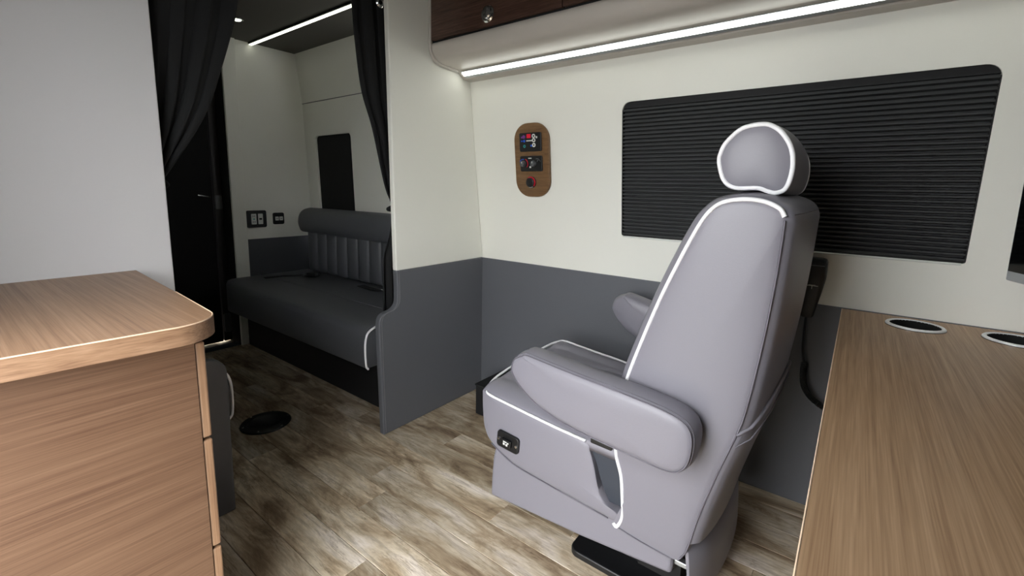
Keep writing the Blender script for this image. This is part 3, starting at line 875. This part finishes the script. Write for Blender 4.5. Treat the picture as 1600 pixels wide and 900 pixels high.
# seat top cushion with stitched bolsters
def zp(u):
    tab = [(-.381, .440), (-.352, .432), (-.256, .422), (-.105, .408), (.024, .400), (.20, .395)]
    for (a, za), (b, zb) in zip(tab, tab[1:]):
        if a <= u <= b: return za+(zb-za)*(u-a)/(b-a)
    return tab[0][1] if u < tab[0][0] else tab[-1][1]
bm = nb(); NU, NV = 90, 90; g = []
for i in range(NU+1):
    r_ = []
    for j in range(NV+1):
        s, t_ = i/NU, j/NV
        v = CW*t_
        uf = -.383-.016*math.sin(math.pi*t_)**.6 if 0 < t_ < 1 else -.383
        u = uf+(.20-uf)*s
        e = min(1, math.sin(math.pi*t_)**.5*1.0 if 0 < t_ < 1 else 0)*min(1, (s*7)**.5 if s < 1/7 else 1)
        z = zp(u)+.033*e+.034*t_*min(1, (.2-u)/.3)
        # side bolsters swell, centre panel sits lower behind a curved seam
        vc = (v-CW/2)/(CW/2)
        ell = math.sqrt(((u-.10)/.36)**2+(vc/.62)**2)
        z += -.026*math.exp(-((ell-1)/.035)**2)
        if ell < 1: z += .006*(1-ell)
        ell2 = math.sqrt(((u-.14)/.19)**2+(vc/.36)**2)
        z += -.020*math.exp(-((ell2-1)/.06)**2)
        z += -.010*math.exp(-((ell2-.86)/.05)**2)*.6
        if abs(vc) > .62: z += .010*math.sin(math.pi*(abs(vc)-.62)/.38)
        r_.append(bm.verts.new((u, v, z)))
    g.append(r_)
for a, b in zip(g, g[1:]):
    for j in range(NV): bm.faces.new((a[j], a[j+1], b[j+1], b[j]))
bot = bmesh.ops.extrude_face_region(bm, geom=bm.faces[:])
for q in bot['geom']:
    if isinstance(q, bmesh.types.BMVert): q.co.z = min(q.co.z-.02, zp(q.co.x)-.012)
obj('seat_cushion', bm, 'leather', ch, smooth=180)
# seat piping: near side, front, far side
near = [(.018, -.001, .404), (-.105, -.001, .411), (-.256, -.001, .425), (-.345, -.001, .434), (-.372, .006, .439), (-.386, .03, .443)]
mid = [(-.398, .10, .457), (-.403, CW/2, .471), (-.398, CW-.10, .483)]
path = near+mid+[(p[0], CW-p[1], p[2]+.007+.034*min(1, (.2-p[0])/.3)) for p in near[::-1]]
T('piping', 'piping', sb, catmull(path, False, 5), .0043)
# lower seam welt of the seat side
T('seam', 'stitch', sb, [(p[0], -.001, p[1]-.002) for p in catmull([(-.341, .264), (-.251, .225), (-.122, .211), (-.006, .202), (.1, .195)], False, 5)], .0022, n=6)

# backrest
back = [(.118, .182), (.136, .205), (.142, .235), (.137, .30), (.131, .346), (.112, .409), (.110, .5), (.13, .617), (.162, .728), (.205, .857), (.245, .96), (.284, 1.049), (.309, 1.089), (.335, 1.109), (.375, 1.117), (.415, 1.114), (.448, 1.100), (.460, 1.080), (.460, 1.054), (.455, .942), (.443, .793), (.424, .633), (.409, .564), (.376, .451), (.341, .312), (.322, .215), (.310, .180), (.285, .166), (.198, .172)]
def back_w(p, n_):
    if p[1] < .2: return 0
    if n_.x > .3: return 1.0*min(1, (p[1]-.15)/.2)*(1-.5*max(0, n_.y)**2)
    if p[1] < .40: return 0
    return 1.2*min(1.0, (p[1]-.40)/.12)*(1-.58*max(0, n_.y)**2)
bk = obj('backrest', bulged(back, 0, CW, .042, back_w, n=40, bexp=.38, puff=.012), 'leather', ch, smooth=70)
fr = [(.118, .188), (.128, .181), (.140, .205), (.1435, .235), (.138, .30), (.1315, .346), (.113, .409), (.111, .5), (.1305, .617), (.1625, .728), (.2055, .857), (.2455, .96), (.2845, 1.049), (.3095, 1.090), (.3355, 1.110), (.375, 1.118), (.415, 1.115), (.448, 1.101), (.460, 1.083)]
for v, s in ((-.0015, 1), (CW+.0015, -1)):
    T('piping', 'piping', bk, [(p[0]+(.0), v, p[1]) for p in catmull([(q[0], q[1]) for q in fr], False, 5)], .0052)
    T('seam', 'stitch', bk, [(p[0], v, p[1]) for p in catmull([(.4605, 1.075), (.4605, 1.054), (.4555, .942), (.4435, .793), (.4245, .633), (.4095, .564), (.3765, .451), (.3415, .312), (.3225, .215), (.305, .176)], False, 5)], .0024, n=6)
    T('seam', 'stitch', bk, [(p[0], v, p[1]) for p in catmull([(.285, .165), (.198, .171), (.13, .18)], False, 5)], .002, n=6)
bl = lambda s: .042*math.sin(math.pi*s)**.38 if 0 < s < 1 else 0
# seam over the rear top edge
T('seam', 'stitch', bk, [(.459+bl(i/24)*.9, CW*i/24, 1.083+bl(i/24)*.25) for i in range(25)], .0022, n=6)
# map pocket on the rear: a sagging panel with an elastic welt
bm = nb(); rings = []; tops = []
def rear_u(z):
    tab = [(.215, .322), (.312, .341), (.451, .376), (.564, .409), (.633, .424), (.793, .443), (.942, .455)]
    for (a, ua), (b, ub) in zip(tab, tab[1:]):
        if a <= z <= b: return ua+(ub-ua)*(z-a)/(b-a)
    return tab[0][1] if z < .215 else tab[-1][1]
for i in range(25):
    s = i/24; v = -.002+(CW+.004)*s
    b = .042*(math.sin(math.pi*s)**.38 if 0 < s < 1 else 0)
    zt = .565+.10*math.sin(math.pi*s)**.8 if 0 < s < 1 else .565
    out = .004*(math.sin(math.pi*s)**.3 if 0 < s < 1 else 0)+.001
    col_ = [(rear_u(zt-(zt-.23)*k/8)+b+out*(1-.5*k/8), v, zt-(zt-.23)*k/8) for k in range(9)]
    tops.append(col_[0])
    inner = [(p[0]-.006, p[1], p[2]) for p in col_[::-1]]
    rings.append(col_+inner)
mp_ = obj('map_pocket', loft(bm, rings), 'leather', ch, smooth=60)
T('welt', 'leather', mp_, tops, .0045)
T('seam', 'stitch', mp_, [(p[0]+.001, p[1], p[2]-.03) for p in tops], .0018, n=6)

# belt slot with folded webbing
bs = obj('belt_flap', bm := loft(nb(), [[(u0, v, z), (u1, v, z), (u1, v+.012, z), (u0, v+.012, z)] for u0, u1, v, z in
     ((.012, .120, .030, .425), (.026, .118, .012, .398), (.034, .126, .010, .375), (.05, .130, .014, .335), (.066, .137, .009, .30), (.080, .142, .012, .262), (.094, .143, .018, .232))]), 'webbing', ch, smooth=40)
obj('buckle', box(nb(), .030, .100, .002, .030, .396, .424), 'black', bs, bevel=.004)
obj('slot_backing', box(nb(), .0, .16, .03, .05, .19, .44), 'void', ch)

# switch on the seat side
sw = obj('seat_switch', prism(nb(), rrect(-.045, .045, -.029, .029, .012), -.010, 0, 'y'), 'black', ch, bevel=.003)
sw.location = (-.259, -.008, .3025); sw.rotation_euler = (0, math.radians(4), 0)
obj('rocker', box(nb(), -.020, .020, -.019, -.009, -.012, .012), 'black', sw, bevel=.003)
for x in (-.036, .036): obj('screw', lathe(nb(), [(.0004, -.010), (.005, -.010), (.004, -.0125), (.0004, -.0128)], x, 0, 10, 'y'), 'chrome', sw)
for k, (x0, x1, z0, z1) in enumerate(((-.010, -.003, -.007, 0), (.001, .008, -.008, -.001), (-.010, .004, .003, .006), (.006, .012, .001, .005))):
    obj('marking', box(nb(), x0, x1, -.0200, -.0188, z0, z1), 'white_plastic', sw)

# armrests
arm_out = [(-.186, .602), (-.178, .632), (-.150, .650), (-.125, .655), (.030, .640), (.180, .628), (.270, .617), (.318, .600), (.334, .568), (.331, .515), (.315, .484), (.285, .470), (.210, .473), (.032, .488), (-.080, .515), (-.145, .550), (-.176, .580)]
def armrest(v_out, v_in, rot):
    P = [tuple(p) for p in catmull(arm_out, True, 4)]
    N = normals2(P); piv = Vector((.29, .54)); ca, sa = math.cos(rot), math.sin(rot)
    sg = 1 if v_in > v_out else -1
    def ring(v, d):
        out = []
        for p, n_ in zip(P, N):
            q = Vector((p[0], p[1]))+n_*d-piv
            q = Vector((q.x*ca-q.y*sa, q.x*sa+q.y*ca))+piv
            out.append((q.x, v, q.y))
        return out
    cu, cz = .08, .56
    def shrink(r, k): return [(cu+(p[0]-cu)*k, p[1], cz+(p[2]-cz)*k) for p in r]
    wd = abs(v_in-v_out)
    R_ = [shrink(ring(v_out-sg*.006, 0), .3), shrink(ring(v_out-sg*.006, 0), .8), ring(v_out-sg*.004, -.010), ring(v_out, 0), ring(v_out+sg*.006, .0035), ring(v_out+sg*wd*.25, .008), ring(v_out+sg*wd*.5, .010), ring(v_out+sg*wd*.75, .008), ring(v_in-sg*.006, .002), ring(v_in, -.003), shrink(ring(v_in+sg*.004, -.01), .8), shrink(ring(v_in+sg*.004, 0), .3)]
    a = obj('armrest', loft(nb(), R_), 'leather', ch, smooth=60)
    T('seam', 'stitch', a, [tuple(p) for p in ring(v_out-sg*.0005, .0005)], .0017, True, n=6)
    T('seam', 'stitch', a, [tuple(p) for p in ring(v_out+sg*.008, .0045)], .0010, True, n=6)
    bm = lathe(nb(), [(.001, v_in-sg*.002), (.035, v_in-sg*.002), (.035, v_in+sg*.03), (.001, v_in+sg*.03)], .25, .54, 20, 'y')
    obj('pivot', bm, 'black', a)
armrest(-.098, -.014, 0)
armrest(CW+.098, CW+.014, math.radians(-8))

# headrest
hd = [(0.387, 1.288), (0.346, 1.281), (0.315, 1.252), (.304, 1.228), (0.302, 1.203), (0.316, 1.162), (0.342, 1.144), (0.39, 1.144), (.412, 1.137), (0.430, 1.134), (0.448, 1.146), (0.456, 1.188), (0.450, 1.23), (0.432, 1.262), (0.411, 1.281)]
hb = obj('headrest', bulged(hd, .075, .425, .012, None, n=14, puff=.010), 'leather', ch, smooth=70)
for v in (.074, .426):
    T('piping', 'piping', hb, [(p[0], v, p[1]) for p in catmull(hd, True, 5)], .0056, True)
for v in (.18, .32):
    T('headrest_post', 'chrome', hb, [(.385, v, 1.10), (.385, v, 1.17)], .006)
